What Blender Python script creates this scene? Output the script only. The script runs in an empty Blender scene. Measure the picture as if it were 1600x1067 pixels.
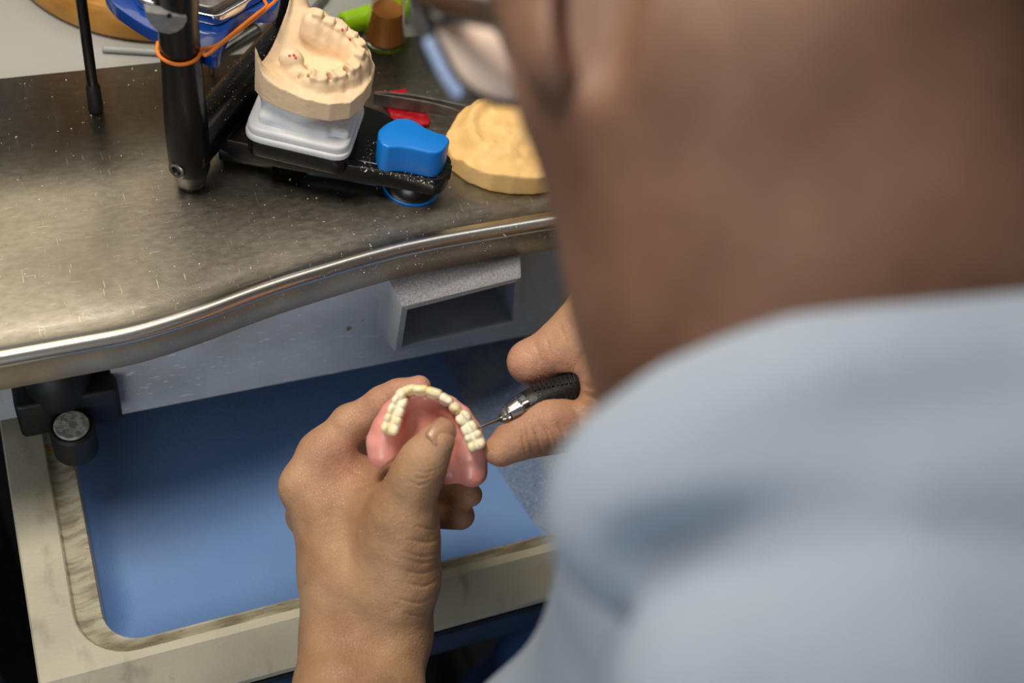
import bpy, math, random
import numpy as np
from mathutils import Vector, Matrix
random.seed(7); rng = np.random.default_rng(7)
SC = bpy.context.scene
COL = SC.collection

# ------------------------------------------------------------------ camera
F = 1900.0                                   # focal length in pixels of the 1600 px wide frame
Xw = np.array([5268, -1031, F]); Xw /= np.linalg.norm(Xw)
Zd = np.array([-370, 1400, F]); Zd /= np.linalg.norm(Zd)
Zd -= Xw*(Xw@Zd); Zd /= np.linalg.norm(Zd)
Yw = np.cross(Xw, Zd)
if Yw[2] < 0: Yw = -Yw
R = np.array([Xw, Yw, -Zd])
CAM = np.array([0, 0, 1.32])
def P(px, py, d): return CAM + R@(np.array([(px-800)/F, (py-533.5)/F, 1.0])*d)
def _r(px, py): return R@np.array([(px-800)/F, (py-533.5)/F, 1.0])
def onz(px, py, z): v = _r(px, py); return CAM+v*(z-CAM[2])/v[2]
def ony(px, py, y): v = _r(px, py); return CAM+v*(y-CAM[1])/v[1]
def dep(p): return float((R.T@(np.array(p)-CAM))[2])

cd = bpy.data.cameras.new('camera'); cam = bpy.data.objects.new('camera', cd); COL.objects.link(cam)
cd.sensor_width = 36; cd.lens = F/1600*36; cd.clip_start = 0.02
cam.matrix_world = Matrix(((R[0, 0], -R[0, 1], -R[0, 2], CAM[0]), (R[1, 0], -R[1, 1], -R[1, 2], CAM[1]),
                           (R[2, 0], -R[2, 1], -R[2, 2], CAM[2]), (0, 0, 0, 1)))
cd.dof.use_dof = True; cd.dof.focus_distance = 0.66; cd.dof.aperture_fstop = 4.5; cd.dof.aperture_blades = 9
SC.camera = cam

# ------------------------------------------------------------------ light
w = bpy.data.worlds.new('world'); SC.world = w; w.use_nodes = True
w.node_tree.nodes['Background'].inputs[0].default_value = (0.95, 0.97, 1.0, 1)
w.node_tree.nodes['Background'].inputs[1].default_value = 0.14
def area(name, loc, target, sx, sy, energy, col):
    l = bpy.data.lights.new(name, 'AREA'); l.shape = 'RECTANGLE'; l.size = sx; l.size_y = sy
    l.energy = energy; l.color = col
    o = bpy.data.objects.new(name, l); COL.objects.link(o); o.location = loc
    o.rotation_euler = (Vector(target)-Vector(loc)).to_track_quat('-Z', 'Y').to_euler()
    return o
area('task_lamp_light', (-0.06, 0.47, 1.48), (0.12, 0.36, 0.8), 0.26, 0.12, 4.6, (1.0, 0.91, 0.78))
area('back_lamp_light', (-0.10, 1.15, 1.62), (0.05, 0.5, 0.8), 0.50, 0.26, 1.3, (1.0, 0.86, 0.62))
area('ceiling_strip_light', (0.35, 0.72, 2.35), (0.35, 0.70, 0.8), 2.4, 0.22, 6.0, (1.0, 0.96, 0.90))
area('window_light', (-1.0, -1.3, 1.15), (0.12, 0.3, 0.85), 1.1, 0.8, 13.0, (0.90, 0.95, 1.0))  # added fill from an unseen source low at front left, lifts apron and shirt
SC.view_settings.view_transform = 'Standard'; SC.view_settings.look = 'None'
SC.view_settings.gamma = 1; SC.view_settings.use_curve_mapping = False
SC.view_settings.exposure = 0.0

# ------------------------------------------------------------------ materials
def lin(c):
    return tuple(((v/255)/12.92 if v/255 <= .04045 else ((v/255+.055)/1.055)**2.4) for v in c)+(1,)
def mat(name, c1, c2=None, rough=.5, metal=0, scale=40, detail=6, contrast=(.35, .65), bump=0, bscale=None,
        sss=0, coat=0, aniso=0, stretch=None, rvar=0, spec=.5, extra=None):
    m = bpy.data.materials.new(name); m.use_nodes = True
    nt = m.node_tree; N = nt.nodes; L = nt.links; b = N['Principled BSDF']
    b.inputs['Base Color'].default_value = lin(c1); b.inputs['Roughness'].default_value = rough
    b.inputs['Metallic'].default_value = metal; b.inputs['Specular IOR Level'].default_value = spec
    b.inputs['Coat Weight'].default_value = coat
    if sss:
        b.inputs['Subsurface Weight'].default_value = sss
        b.inputs['Subsurface Radius'].default_value = (1, .35, .2); b.inputs['Subsurface Scale'].default_value = .004
    tc = N.new('ShaderNodeTexCoord'); mp = N.new('ShaderNodeMapping'); L.new(tc.outputs['Object'], mp.inputs[0])
    if stretch: mp.inputs['Scale'].default_value = stretch
    no = N.new('ShaderNodeTexNoise'); no.inputs['Scale'].default_value = scale; no.inputs['Detail'].default_value = detail
    L.new(mp.outputs[0], no.inputs[0])
    last = None
    if c2:
        r = N.new('ShaderNodeValToRGB'); r.color_ramp.elements[0].position = contrast[0]; r.color_ramp.elements[1].position = contrast[1]
        r.color_ramp.elements[0].color = lin(c1); r.color_ramp.elements[1].color = lin(c2)
        L.new(no.outputs[0], r.inputs[0]); last = r.outputs[0]
    if extra:
        for (kind, sc, pos, c, st) in extra:      # further spots or scratches of a colour of their own
            mp2 = N.new('ShaderNodeMapping'); L.new(tc.outputs['Object'], mp2.inputs[0]); mp2.inputs['Scale'].default_value = st
            if kind == 'noise':
                t = N.new('ShaderNodeTexNoise'); t.inputs['Scale'].default_value = sc; t.inputs['Detail'].default_value = 3; o = t.outputs[0]
            else:
                t = N.new('ShaderNodeTexVoronoi'); t.inputs['Scale'].default_value = sc; o = t.outputs[0]
                if kind == 'crack': t.feature = 'DISTANCE_TO_EDGE'
            L.new(mp2.outputs[0], t.inputs[0])
            rr = N.new('ShaderNodeValToRGB'); e = rr.color_ramp.elements
            e[0].position, e[1].position = pos
            e[0].color = (0, 0, 0, 1) if kind == 'noise' else (1, 1, 1, 1); e[1].color = (1, 1, 1, 1) if kind == 'noise' else (0, 0, 0, 1)
            L.new(o, rr.inputs[0])
            mx = N.new('ShaderNodeMix'); mx.data_type = 'RGBA'; L.new(rr.outputs[0], mx.inputs[0])
            if last is None: mx.inputs[6].default_value = lin(c1)
            else: L.new(last, mx.inputs[6])
            mx.inputs[7].default_value = lin(c); last = mx.outputs[2]
    if last is not None: L.new(last, b.inputs['Base Color'])
    if rvar:
        mr = N.new('ShaderNodeMapRange'); mr.inputs[3].default_value = rough-rvar; mr.inputs[4].default_value = rough+rvar
        L.new(no.outputs[0], mr.inputs[0]); L.new(mr.outputs[0], b.inputs['Roughness'])
    if bump:
        n2 = N.new('ShaderNodeTexNoise'); n2.inputs['Scale'].default_value = bscale or scale*4; n2.inputs['Detail'].default_value = 5
        L.new(mp.outputs[0], n2.inputs[0]); bp = N.new('ShaderNodeBump'); bp.inputs['Strength'].default_value = 1; bp.inputs['Distance'].default_value = bump
        L.new(n2.outputs[0], bp.inputs['Height']); L.new(bp.outputs[0], b.inputs['Normal'])
    return m
M = {}
M['steel_top'] = mat('brushed_steel', (136, 130, 119), (154, 148, 136), .38, 1, 160, 8, (.3, .7), .00005, 900, stretch=(1, 2, 1), rvar=.06,
                     extra=[('noise', 900, (.66, .72), (190, 184, 170), (.10, 1.6, 1)), ('noise', 14, (.45, .75), (112, 106, 96), (1, 1, 1)), ('noise', 700, (.68, .73), (186, 180, 168), (1.3, .09, 1))])
M['steel_rim'] = mat('polished_steel_rim', (225, 220, 210), (205, 200, 190), .28, 1, 60, rvar=.06, stretch=(.3, 1, 1))
M['chrome'] = mat('chrome', (220, 220, 220), None, .12, 1)
M['steel'] = mat('steel', (150, 150, 148), (110, 108, 104), .3, 1, 80)
M['dark_steel'] = mat('dull_dark_steel', (132, 128, 124), (100, 96, 92), .42, .45, 120)
M['grey_paint'] = mat('grey_blue_paint', (186, 190, 194), (160, 162, 162), .55, 0, 22, 8, (.3, .7), .00015, 600,
                      extra=[('noise', 500, (.64, .70), (210, 212, 210), (.25, 1, 1.2)), ('noise', 60, (.72, .75), (120, 108, 60), (1, 1, 1))])
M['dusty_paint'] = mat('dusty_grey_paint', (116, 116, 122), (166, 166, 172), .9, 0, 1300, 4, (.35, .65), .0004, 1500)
M['tube_inside'] = mat('duct_inside', (150, 158, 172), (170, 180, 194), .5, 0, 40)
M['cream'] = mat('cream_plastic', (186, 180, 158), (150, 146, 128), .5, 0, 14, 8, (.35, .75), .00015, 500,
                 extra=[('noise', 90, (.72, .80), (160, 134, 76), (1, 1, 1)), ('noise', 46, (.60, .85), (132, 124, 104), (1.6, .8, 1))])
M['channel'] = mat('smudged_cream_channel', (176, 170, 146), (134, 124, 102), .6, 0, 90, 6, (.42, .62), .0003, 500, stretch=(.5, 2.5, 1),
                   extra=[('noise', 70, (.66, .72), (196, 132, 36), (1, 1, 1)), ('noise', 420, (.66, .74), (92, 80, 66), (.5, 2.5, 1))])
M['pouch'] = mat('blue_catch_cloth', (102, 138, 192), (118, 152, 202), .62, 0, 9, 5, (.3, .7), .0005, 900)
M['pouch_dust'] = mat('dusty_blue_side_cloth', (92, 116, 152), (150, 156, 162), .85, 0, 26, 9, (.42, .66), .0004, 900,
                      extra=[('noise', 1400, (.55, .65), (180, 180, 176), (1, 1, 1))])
M['black'] = mat('black_enamel', (9, 9, 11), (15, 15, 17), .26, 0, 60, rvar=.08)
M['black_matt'] = mat('black_matt_plastic', (10, 10, 11), (17, 17, 18), .55, 0, 90, bump=.0001)
M['grey_facet'] = mat('bare_grey_facet', (120, 120, 120), (140, 140, 140), .5, .2, 200, stretch=(1, 1, 6))
M['navy'] = mat('navy_panel', (40, 54, 74), (34, 46, 62), .45, 0, 30)
M['blue_enamel'] = mat('blue_enamel', (0, 54, 132), None, .28, 0, coat=.4)
M['blue_silicone'] = mat('blue_moulded_plastic', (0, 124, 214), (0, 116, 206), .42, 0, 30)
M['plaster'] = mat('beige_plaster', (232, 205, 168), (220, 190, 152), .75, 0, 50, 6, (.35, .7), .0003, 350)
M['yellow_plaster'] = mat('yellow_stone_plaster', (244, 202, 134), (234, 188, 116), .62, 0, 50, 6, (.35, .7), .0003, 300)
M['white_plaster'] = mat('white_mounting_plaster', (228, 229, 232), (206, 208, 214), .8, 0, 60, 6, (.35, .7), .0004, 400,
                         extra=[('noise', 330, (.70, .74), (84, 82, 82), (1, 1, .6))])
M['grey_plate'] = mat('light_grey_plate', (222, 224, 226), (208, 210, 214), .5, 0, 60, bump=.0001)
M['laminate'] = mat('white_laminate', (158, 158, 153), (150, 150, 145), .5, 0, 6)
M['wood'] = mat('varnished_wood', (186, 132, 50), (150, 98, 34), .42, 0, 16, 6, (.35, .7), stretch=(1, 4, 4), extra=[('noise', 60, (.7, .74), (70, 46, 20), (1, 1, 1))])
M['orange'] = mat('orange_rubber', (232, 128, 28), (214, 110, 20), .5, 0, 80)
M['red_wax'] = mat('red_wax', (190, 10, 34), (160, 8, 28), .4, 0, 60, bump=.0006, bscale=260)
M['gum'] = mat('pink_acrylic', (236, 164, 150), (232, 150, 138), .34, 0, 60, 4, sss=.12, bump=.0002, bscale=260, coat=.15)
M['tooth'] = mat('tooth_acrylic', (250, 240, 212), (242, 214, 150), .35, 0, 110, 4, (.4, .7), sss=.08, bump=.00025, bscale=400)
M['green'] = mat('lime_green_plastic', (176, 232, 20), (168, 224, 18), .4)
M['grip'] = mat('black_rubber_grip', (12, 12, 13), (20, 20, 21), .38, 0, 200, bump=.0003, bscale=900)
M['shirt'] = mat('grey_blue_work_shirt', (148, 160, 175), (138, 150, 166), .9, 0, 14, 6, bump=.0003, bscale=1500)
M['trouser'] = mat('blue_trouser_cloth', (84, 128, 200), (74, 116, 186), .9, 0, 20, bump=.0003, bscale=900)
M['hair'] = mat('dark_cropped_hair', (38, 26, 20), (58, 40, 32), .8, 0, 500, bump=.0006, bscale=1500)
M['frame'] = mat('brown_spectacle_frame', (74, 48, 28), (44, 30, 22), .25, 0, 60)
M['shoe'] = mat('black_shoe', (20, 20, 22), None, .5)
M['dust'] = mat('plaster_dust', (226, 222, 212), None, .9)
M['wall'] = mat('painted_wall', (196, 196, 190), (190, 190, 184), .8, 0, 3)
M['floor'] = mat('grey_floor', (84, 86, 90), (70, 72, 76), .6, 0, 8)
M['nail'] = mat('fingernail', (180, 138, 108), (168, 126, 98), .34, 0, 60, sss=.05)

def skinmat(name, c1, c2, c3):
    m = mat(name, c1, c2, .52, 0, 34, 8, (.3, .7), .00035, 520, sss=.10, extra=[('noise', 120, (.72, .80), c3, (1, 1, 1))])
    nt = m.node_tree; N = nt.nodes; L = nt.links; b = N['Principled BSDF']
    src = b.inputs['Base Color'].links[0].from_socket
    at = N.new('ShaderNodeAttribute'); at.attribute_name = 'flush'
    mx = N.new('ShaderNodeMix'); mx.data_type = 'RGBA'; L.new(at.outputs['Fac'], mx.inputs[0]); L.new(src, mx.inputs[6]); mx.inputs[7].default_value = lin((208, 148, 128))
    a2 = N.new('ShaderNodeAttribute'); a2.attribute_name = 'tan'  # shade painted into the skin colour of the head and neck
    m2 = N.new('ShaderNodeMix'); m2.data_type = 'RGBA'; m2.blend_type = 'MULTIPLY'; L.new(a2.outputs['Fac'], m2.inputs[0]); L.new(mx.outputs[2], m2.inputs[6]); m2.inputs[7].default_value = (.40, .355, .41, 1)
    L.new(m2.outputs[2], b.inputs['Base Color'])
    # fine creases of the skin
    tc = N.new('ShaderNodeTexCoord'); v = N.new('ShaderNodeTexVoronoi'); v.feature = 'DISTANCE_TO_EDGE'; v.inputs['Scale'].default_value = 620
    L.new(tc.outputs['Object'], v.inputs[0]); mr = N.new('ShaderNodeMapRange'); mr.inputs[2].default_value = .12; L.new(v.outputs[0], mr.inputs[0])
    bp = N.new('ShaderNodeBump'); bp.inputs['Distance'].default_value = .00010; L.new(mr.outputs[0], bp.inputs['Height'])
    old = b.inputs['Normal'].links[0].from_socket; L.new(old, bp.inputs['Normal']); L.new(bp.outputs[0], b.inputs['Normal'])
    return m
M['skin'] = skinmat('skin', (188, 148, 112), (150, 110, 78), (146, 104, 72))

def glassmat(name, c, rough=.03, ior=1.45):
    m = bpy.data.materials.new(name); m.use_nodes = True; b = m.node_tree.nodes['Principled BSDF']
    b.inputs['Base Color'].default_value = lin(c); b.inputs['Transmission Weight'].default_value = 1; b.inputs['Roughness'].default_value = rough
    b.inputs['IOR'].default_value = ior; return m
M['glass'] = glassmat('clear_glass', (240, 226, 196), .08, 1.2)
M['amber'] = mat('amber_liquid', (206, 150, 92), (190, 132, 78), .3); M['amber'].node_tree.nodes['Principled BSDF'].inputs['Transmission Weight'].default_value = .35
M['lens'] = glassmat('spectacle_lens', (244, 222, 206), .3, 1.2); M['lens'].node_tree.nodes['Principled BSDF'].inputs['Transmission Weight'].default_value = .3  # pinkish base colour stands in for the blurred reflection in the lens

# ------------------------------------------------------------------ object helpers
def link(name, verts, faces, material, parent=None, smooth=True):
    me = bpy.data.meshes.new(name)
    v = np.asarray(verts, dtype=np.float64)
    if isinstance(faces, np.ndarray) and faces.ndim == 2:
        me.vertices.add(len(v)); me.vertices.foreach_set('co', v.ravel())
        nf, k = faces.shape
        me.loops.add(nf*k); me.loops.foreach_set('vertex_index', faces.astype(np.int32).ravel())
        me.polygons.add(nf); me.polygons.foreach_set('loop_start', np.arange(0, nf*k, k, dtype=np.int32))
        me.update(calc_edges=True)
    else:
        me.from_pydata([tuple(p) for p in v], [], [tuple(map(int, f_)) for f_ in faces]); me.update()
    me.validate()
    if smooth: me.polygons.foreach_set('use_smooth', [True]*len(me.polygons))
    me.materials.append(material)
    o = bpy.data.objects.new(name, me); COL.objects.link(o)
    if parent: setp(o, parent)
    return o
def setp(o, parent):
    o.parent = parent; o.matrix_parent_inverse = Matrix.Translation(-Vector(parent['_o'])) if '_o' in parent else Matrix()
def thing(name, label, cat, loc=(0, 0, 0), group=None):
    o = bpy.data.objects.new(name, None); COL.objects.link(o); o.location = loc; o.empty_display_size = .01
    o['label'] = label; o['category'] = cat; o['_o'] = tuple(float(a) for a in loc)
    if group: o['group'] = group
    return o
def tag(o, label, cat, group=None):
    o['label'] = label; o['category'] = cat
    if group: o['group'] = group
    return o
def struct(o): o['kind'] = 'structure'; return o
def recentre(o):
    """move a top-level mesh's origin to its base"""
    me = o.data; n = len(me.vertices); co = np.empty(n*3); me.vertices.foreach_get('co', co); co = co.reshape(-1, 3)
    c = np.array([co[:, 0].mean(), co[:, 1].mean(), co[:, 2].min()]); me.vertices.foreach_set('co', (co-c).ravel()); o.location = c; me.update(); return o
def bevel(o, wd, seg=3):
    md = o.modifiers.new('bevel', 'BEVEL'); md.width = wd; md.segments = seg; md.limit_method = 'ANGLE'; md.angle_limit = .6; return o
def box(name, lo, hi, m, parent=None, bv=0, fr=None):
    v = [(x, y, z) for x in (lo[0], hi[0]) for y in (lo[1], hi[1]) for z in (lo[2], hi[2])]
    if fr is not None: o_, A = fr; v = [np.array(o_)+A.T@np.array(p) for p in v]
    f_ = [(0, 1, 3, 2), (4, 6, 7, 5), (0, 4, 5, 1), (2, 3, 7, 6), (0, 2, 6, 4), (1, 5, 7, 3)]
    o = link(name, v, f_, m, parent, smooth=bool(bv))
    if bv: bevel(o, bv)
    return o
def frame_of(d, up=(0, 0, 1)):
    w_ = np.array(d, float); w_ /= np.linalg.norm(w_); u = np.cross(up, w_)
    if np.linalg.norm(u) < 1e-4: u = np.cross((1, 0, 0), w_)
    u /= np.linalg.norm(u); return u, np.cross(w_, u), w_
def lathe(name, prof, o_, d, m, parent=None, n=40, caps=True, sq=1.0):
    u, v, w_ = frame_of(d); V = []; Fc = []
    for (t, r) in prof:
        for i in range(n):
            a = 2*math.pi*i/n; V.append(np.array(o_)+w_*t+(u*math.cos(a)+v*math.sin(a)*sq)*r)
    for j in range(len(prof)-1):
        for i in range(n):
            Fc.append((j*n+i, j*n+(i+1) % n, (j+1)*n+(i+1) % n, (j+1)*n+i))
    if caps:
        Fc.append(tuple(range(n))[::-1]); Fc.append(tuple((len(prof)-1)*n+i for i in range(n)))
    ob = link(name, V, Fc, m, parent); 
    md = ob.modifiers.new('split', 'EDGE_SPLIT'); md.split_angle = .7
    return ob
def catmull(pts, k=8):
    p = [np.array(q, float) for q in pts]; p = [2*p[0]-p[1]]+p+[2*p[-1]-p[-2]]; out = []
    for i in range(1, len(p)-2):
        for j in range(k):
            t = j/k; out.append(.5*((2*p[i])+(-p[i-1]+p[i+1])*t+(2*p[i-1]-5*p[i]+4*p[i+1]-p[i+2])*t*t+(-p[i-1]+3*p[i]-3*p[i+1]+p[i+2])*t**3))
    out.append(p[-2]); return out
def tube(name, pts, r, m, parent=None, n=10, sub=8, rs=None):
    q = catmull(pts, sub) if sub > 1 else [np.array(a, float) for a in pts]
    rr = [r]*len(q) if rs is None else list(np.interp(np.linspace(0, 1, len(q)), np.linspace(0, 1, len(rs)), rs))
    V = []; Fc = []; u = None
    for i, c in enumerate(q):
        t = q[min(i+1, len(q)-1)]-q[max(i-1, 0)]; t /= np.linalg.norm(t)+1e-12
        if u is None: u, _, _ = frame_of(t)
        u = u-t*(u@t); u /= np.linalg.norm(u); v = np.cross(t, u)
        for k in range(n):
            a = 2*math.pi*k/n; V.append(c+(u*math.cos(a)+v*math.sin(a))*rr[i])
    for j in range(len(q)-1):
        for i in range(n): Fc.append((j*n+i, j*n+(i+1) % n, (j+1)*n+(i+1) % n, (j+1)*n+i))
    Fc.append(tuple(range(n))[::-1]); Fc.append(tuple((len(q)-1)*n+i for i in range(n)))
    return link(name, V, Fc, m, parent)
def prism(name, poly, z0, z1, m, parent=None, bv=0, ztop=None):
    n = len(poly); A = sum(poly[i][0]*poly[(i+1) % n][1]-poly[(i+1) % n][0]*poly[i][1] for i in range(n))
    if A < 0: poly = poly[::-1]
    V = [(p[0], p[1], z0) for p in poly]+[(p[0], p[1], z1) for p in poly]
    Fc = [tuple(range(n))[::-1], tuple(range(n, 2*n))]+[(i, (i+1) % n, n+(i+1) % n, n+i) for i in range(n)]
    o = link(name, V, Fc, m, parent, smooth=bool(bv))
    if bv: bevel(o, bv)
    return o
def roundpoly(poly, r, k=6):
    out = []; n = len(poly)
    for i in range(n):
        a, b, c = (np.array(poly[j % n][:2], float) for j in (i-1, i, i+1))
        e = (a-b)/np.linalg.norm(a-b); g = (c-b)/np.linalg.norm(c-b)
        rr = min(r, .45*np.linalg.norm(a-b), .45*np.linalg.norm(c-b)); s, t = b+e*rr, b+g*rr
        for j in range(k+1):
            q = j/k; out.append(tuple((1-q)**2*s+2*q*(1-q)*b+q*q*t))
    return out

# ------------------------------------------------------------------ implicit surfaces (for bodies and casts)
class Field:
    def __init__(s, lo, hi, h):
        s.lo = np.array(lo, float); s.h = h; s.n = np.ceil((np.array(hi)-s.lo)/h).astype(int)+1
        s.v = np.full(s.n, .03, np.float32)
    def sub(s, lo, hi):
        a = np.clip(np.floor((lo-s.lo)/s.h).astype(int), 0, s.n); b = np.clip(np.ceil((hi-s.lo)/s.h).astype(int)+1, 0, s.n)
        if (b <= a).any(): return None, None
        sl = tuple(slice(a[i], b[i]) for i in range(3))
        g = [(s.lo[i]+s.h*np.arange(a[i], b[i])).astype(np.float32) for i in range(3)]
        return sl, (g[0][:, None, None], g[1][None, :, None], g[2][None, None, :])
    def mix(s, sl, d, k, cut):
        a = s.v[sl]
        if cut: d = -d; h = np.maximum(k-np.abs(a-d), 0)/k; s.v[sl] = np.maximum(a, d)+h*h*k*.25
        else: h = np.maximum(k-np.abs(a-d), 0)/k; s.v[sl] = np.minimum(a, d)-h*h*k*.25
    def cap(s, a, b, ra, rb, k=.004, cut=False):
        a = np.array(a, float); b = np.array(b, float); m = max(ra, rb)+max(.012, k)
        sl, g = s.sub(np.minimum(a, b)-m, np.maximum(a, b)+m)
        if sl is None: return
        ba = b-a; L = ba@ba+1e-12
        t = np.clip(((g[0]-a[0])*ba[0]+(g[1]-a[1])*ba[1]+(g[2]-a[2])*ba[2])/L, 0, 1)
        d = np.sqrt((g[0]-a[0]-t*ba[0])**2+(g[1]-a[1]-t*ba[1])**2+(g[2]-a[2]-t*ba[2])**2)-(ra+t*(rb-ra))
        s.mix(sl, d, k, cut)
    def ell(s, c, ax, r, k=.004, cut=False):
        c = np.array(c, float); m = max(r)+max(.012, k); sl, g = s.sub(c-m, c+m)
        if sl is None: return
        q = [((g[0]-c[0])*a[0]+(g[1]-c[1])*a[1]+(g[2]-c[2])*a[2])/ri for a, ri in zip(ax, r)]
        k0 = np.sqrt(q[0]**2+q[1]**2+q[2]**2)+1e-6
        k1 = np.sqrt((q[0]/r[0])**2+(q[1]/r[1])**2+(q[2]/r[2])**2)+1e-6
        s.mix(sl, k0*(k0-1)/k1, k, cut)
    def box(s, c, ax, r, rd, k=.002, cut=False):
        c = np.array(c, float); m = float(np.linalg.norm(r))+.012+k; sl, g = s.sub(c-m, c+m)
        if sl is None: return
        q = [np.abs((g[0]-c[0])*a[0]+(g[1]-c[1])*a[1]+(g[2]-c[2])*a[2])-(ri-rd) for a, ri in zip(ax, r)]
        d = np.sqrt(sum(np.maximum(x, 0)**2 for x in q))+np.minimum(np.maximum(np.maximum(q[0], q[1]), q[2]), 0)-rd
        s.mix(sl, d, k, cut)
    def mesh(s, smooth=2):
        v = s.v; ins = v < 0
        c = ins[:-1, :-1, :-1].astype(np.int8)
        for dx, dy, dz in [(1,0,0),(0,1,0),(0,0,1),(1,1,0),(1,0,1),(0,1,1),(1,1,1)]:
            c = c+ins[dx:v.shape[0]-1+dx, dy:v.shape[1]-1+dy, dz:v.shape[2]-1+dz]
        act = (c > 0) & (c < 8); idx = np.argwhere(act); ids = np.full(act.shape, -1, np.int32); ids[act] = np.arange(len(idx))
        acc = np.zeros((len(idx), 3)); cnt = np.zeros(len(idx)); cor = {}
        for k in [(a, b, e) for a in (0, 1) for b in (0, 1) for e in (0, 1)]:
            cor[k] = v[idx[:, 0]+k[0], idx[:, 1]+k[1], idx[:, 2]+k[2]]
        for ax in range(3):
            for a in (0, 1):
                for b in (0, 1):
                    k0 = [0, 0, 0]; o1, o2 = [i for i in range(3) if i != ax]; k0[o1] = a; k0[o2] = b; k1 = list(k0); k1[ax] = 1
                    f0, f1 = cor[tuple(k0)], cor[tuple(k1)]; m_ = (f0 < 0) != (f1 < 0)
                    t = f0[m_]/(f0[m_]-f1[m_]); pt = np.tile(np.array(k0, float), (m_.sum(), 1)); pt[:, ax] += t
                    acc[m_] += pt; cnt[m_] += 1
        V = s.lo+s.h*(idx+acc/cnt[:, None]); Q = []
        for ax in range(3):
            o1, o2 = (ax+1) % 3, (ax+2) % 3
            sl0 = [slice(None)]*3; sl1 = [slice(None)]*3; sl0[ax] = slice(0, -1); sl1[ax] = slice(1, None)
            for o in (o1, o2): sl0[o] = slice(1, -1); sl1[o] = slice(1, -1)
            A_, B_ = ins[tuple(sl0)], ins[tuple(sl1)]; e = np.argwhere(A_ != B_)
            if not len(e): continue
            flip = A_[tuple(e.T)]; base = e.copy(); base[:, o1] += 1; base[:, o2] += 1
            def cell(d1, d2):
                q = base.copy(); q[:, o1] += d1; q[:, o2] += d2; return ids[tuple(q.T)]
            q = np.stack([cell(-1, -1), cell(0, -1), cell(0, 0), cell(-1, 0)], 1); q[~flip] = q[~flip][:, ::-1]; Q.append(q)
        Q = np.concatenate(Q); Q = Q[(Q >= 0).all(1)]
        n = len(V)
        e = np.concatenate([Q[:, [0, 1]], Q[:, [1, 2]], Q[:, [2, 3]], Q[:, [3, 0]]])
        for _ in range(smooth):
            deg = np.bincount(e[:, 0], minlength=n)+np.bincount(e[:, 1], minlength=n)
            nv = np.stack([np.bincount(e[:, 0], V[e[:, 1], i], n)+np.bincount(e[:, 1], V[e[:, 0], i], n) for i in range(3)], 1)/np.maximum(deg, 1)[:, None]
            V = V*.45+nv*.55
        return V, Q
I3 = np.eye(3)
RAD = lambda rpx, d: rpx*d/F
CX, CY, CZ = R[:, 0], R[:, 1], R[:, 2]      # the view's own right, down and forward directions, as world vectors
def chain(f, pts, k=.006):
    """pts: (px, py, distance, radius px) - a tapering limb"""
    q = [(P(a, b, d), RAD(r, d)) for a, b, d, r in pts]
    for (a, ra), (b, rb) in zip(q[:-1], q[1:]): f.cap(a, b, ra, rb, k)

# ================================================================== SETTING
ZB = 0.80
struct(box('floor', (-1.6, -1.6, -.02), (2.0, 1.9, 0), M['floor']))
struct(box('wall_back', (-1.6, 1.9, 0), (2.0, 1.96, 2.6), M['wall']))
struct(box('wall_right', (2.0, -1.6, 0), (2.06, 1.96, 2.6), M['wall']))
struct(box('wall_left', (-1.66, 1.0, 0), (-1.6, 1.96, 2.6), M['wall']))

# rear white worktop
o = tag(box('worktop', (-.60, .588, .765), (1.1, 1.88, .797), M['laminate'], bv=.002), 'white laminate worktop behind the steel bench', 'worktop')

# steel-topped bench
bench = thing('steel_bench', 'brushed steel topped bench with polished rolled rim and grey apron', 'workbench', (.2, .5, 0))
cx = [-.6, -.10, -.035, .026, .048, .070, .092, .114, .155, .180, .209, .276, .40, .8]
cy = [.386, .387, .388, .3885, .3915, .396, .4015, .406, .4125, .4155, .417, .4175, .417, .417]
xs = np.concatenate([np.linspace(-.6, -.08, 10), np.linspace(-.07, .30, 75), np.linspace(.32, .8, 12)])
ys = np.interp(xs, cx, cy); ks = np.exp(-np.linspace(-2, 2, 9)**2); ks /= ks.sum(); ys2 = ys.copy(); ys2[8:-8] = np.convolve(ys, ks, 'same')[8:-8]; ys = ys2
def sweep(name, prof, m, parent, y_end=None):
    V = []; Fc = []; k = len(prof)
    for x, y in zip(xs, ys):
        for (o_, z) in prof: V.append((x, (y_end if o_ is None else y-o_), z))
    for i in range(len(xs)-1):
        for j in range(k-1): Fc.append((i*k+j, (i+1)*k+j, (i+1)*k+j+1, i*k+j+1))
    return link(name, V, Fc, m, parent)
sweep('bench_top', [(None, ZB-.004), (None, ZB), (-.10, ZB), (-.05, ZB), (-.025, ZB), (-.014, ZB-.0004), (-.009, ZB-.0010), (-.006, ZB-.0006)], M['steel_top'], bench, .586)
rp = [(-.006, ZB-.0006)]+[(-.0015+.0048*math.sin(a), ZB-.0042+.0048*math.cos(a)) for a in np.linspace(-.6, 2.2, 14)]+[(.0012, ZB-.0075), (.0004, ZB-.0085)]
sweep('rim', rp, M['steel_rim'], bench)
M['fascia'] = mat('steel_fascia', (190, 172, 142), (160, 146, 126), .34, .6, 30, rvar=.1, extra=[('noise', 700, (.62, .68), (170, 166, 160), (1, 1, 1))])
sweep('fascia', [(.0004, ZB-.0085), (.0008, ZB-.010), (.0008, ZB-.028), (.0002, ZB-.0288), (-.004, ZB-.0285)], M['fascia'], bench)
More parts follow.
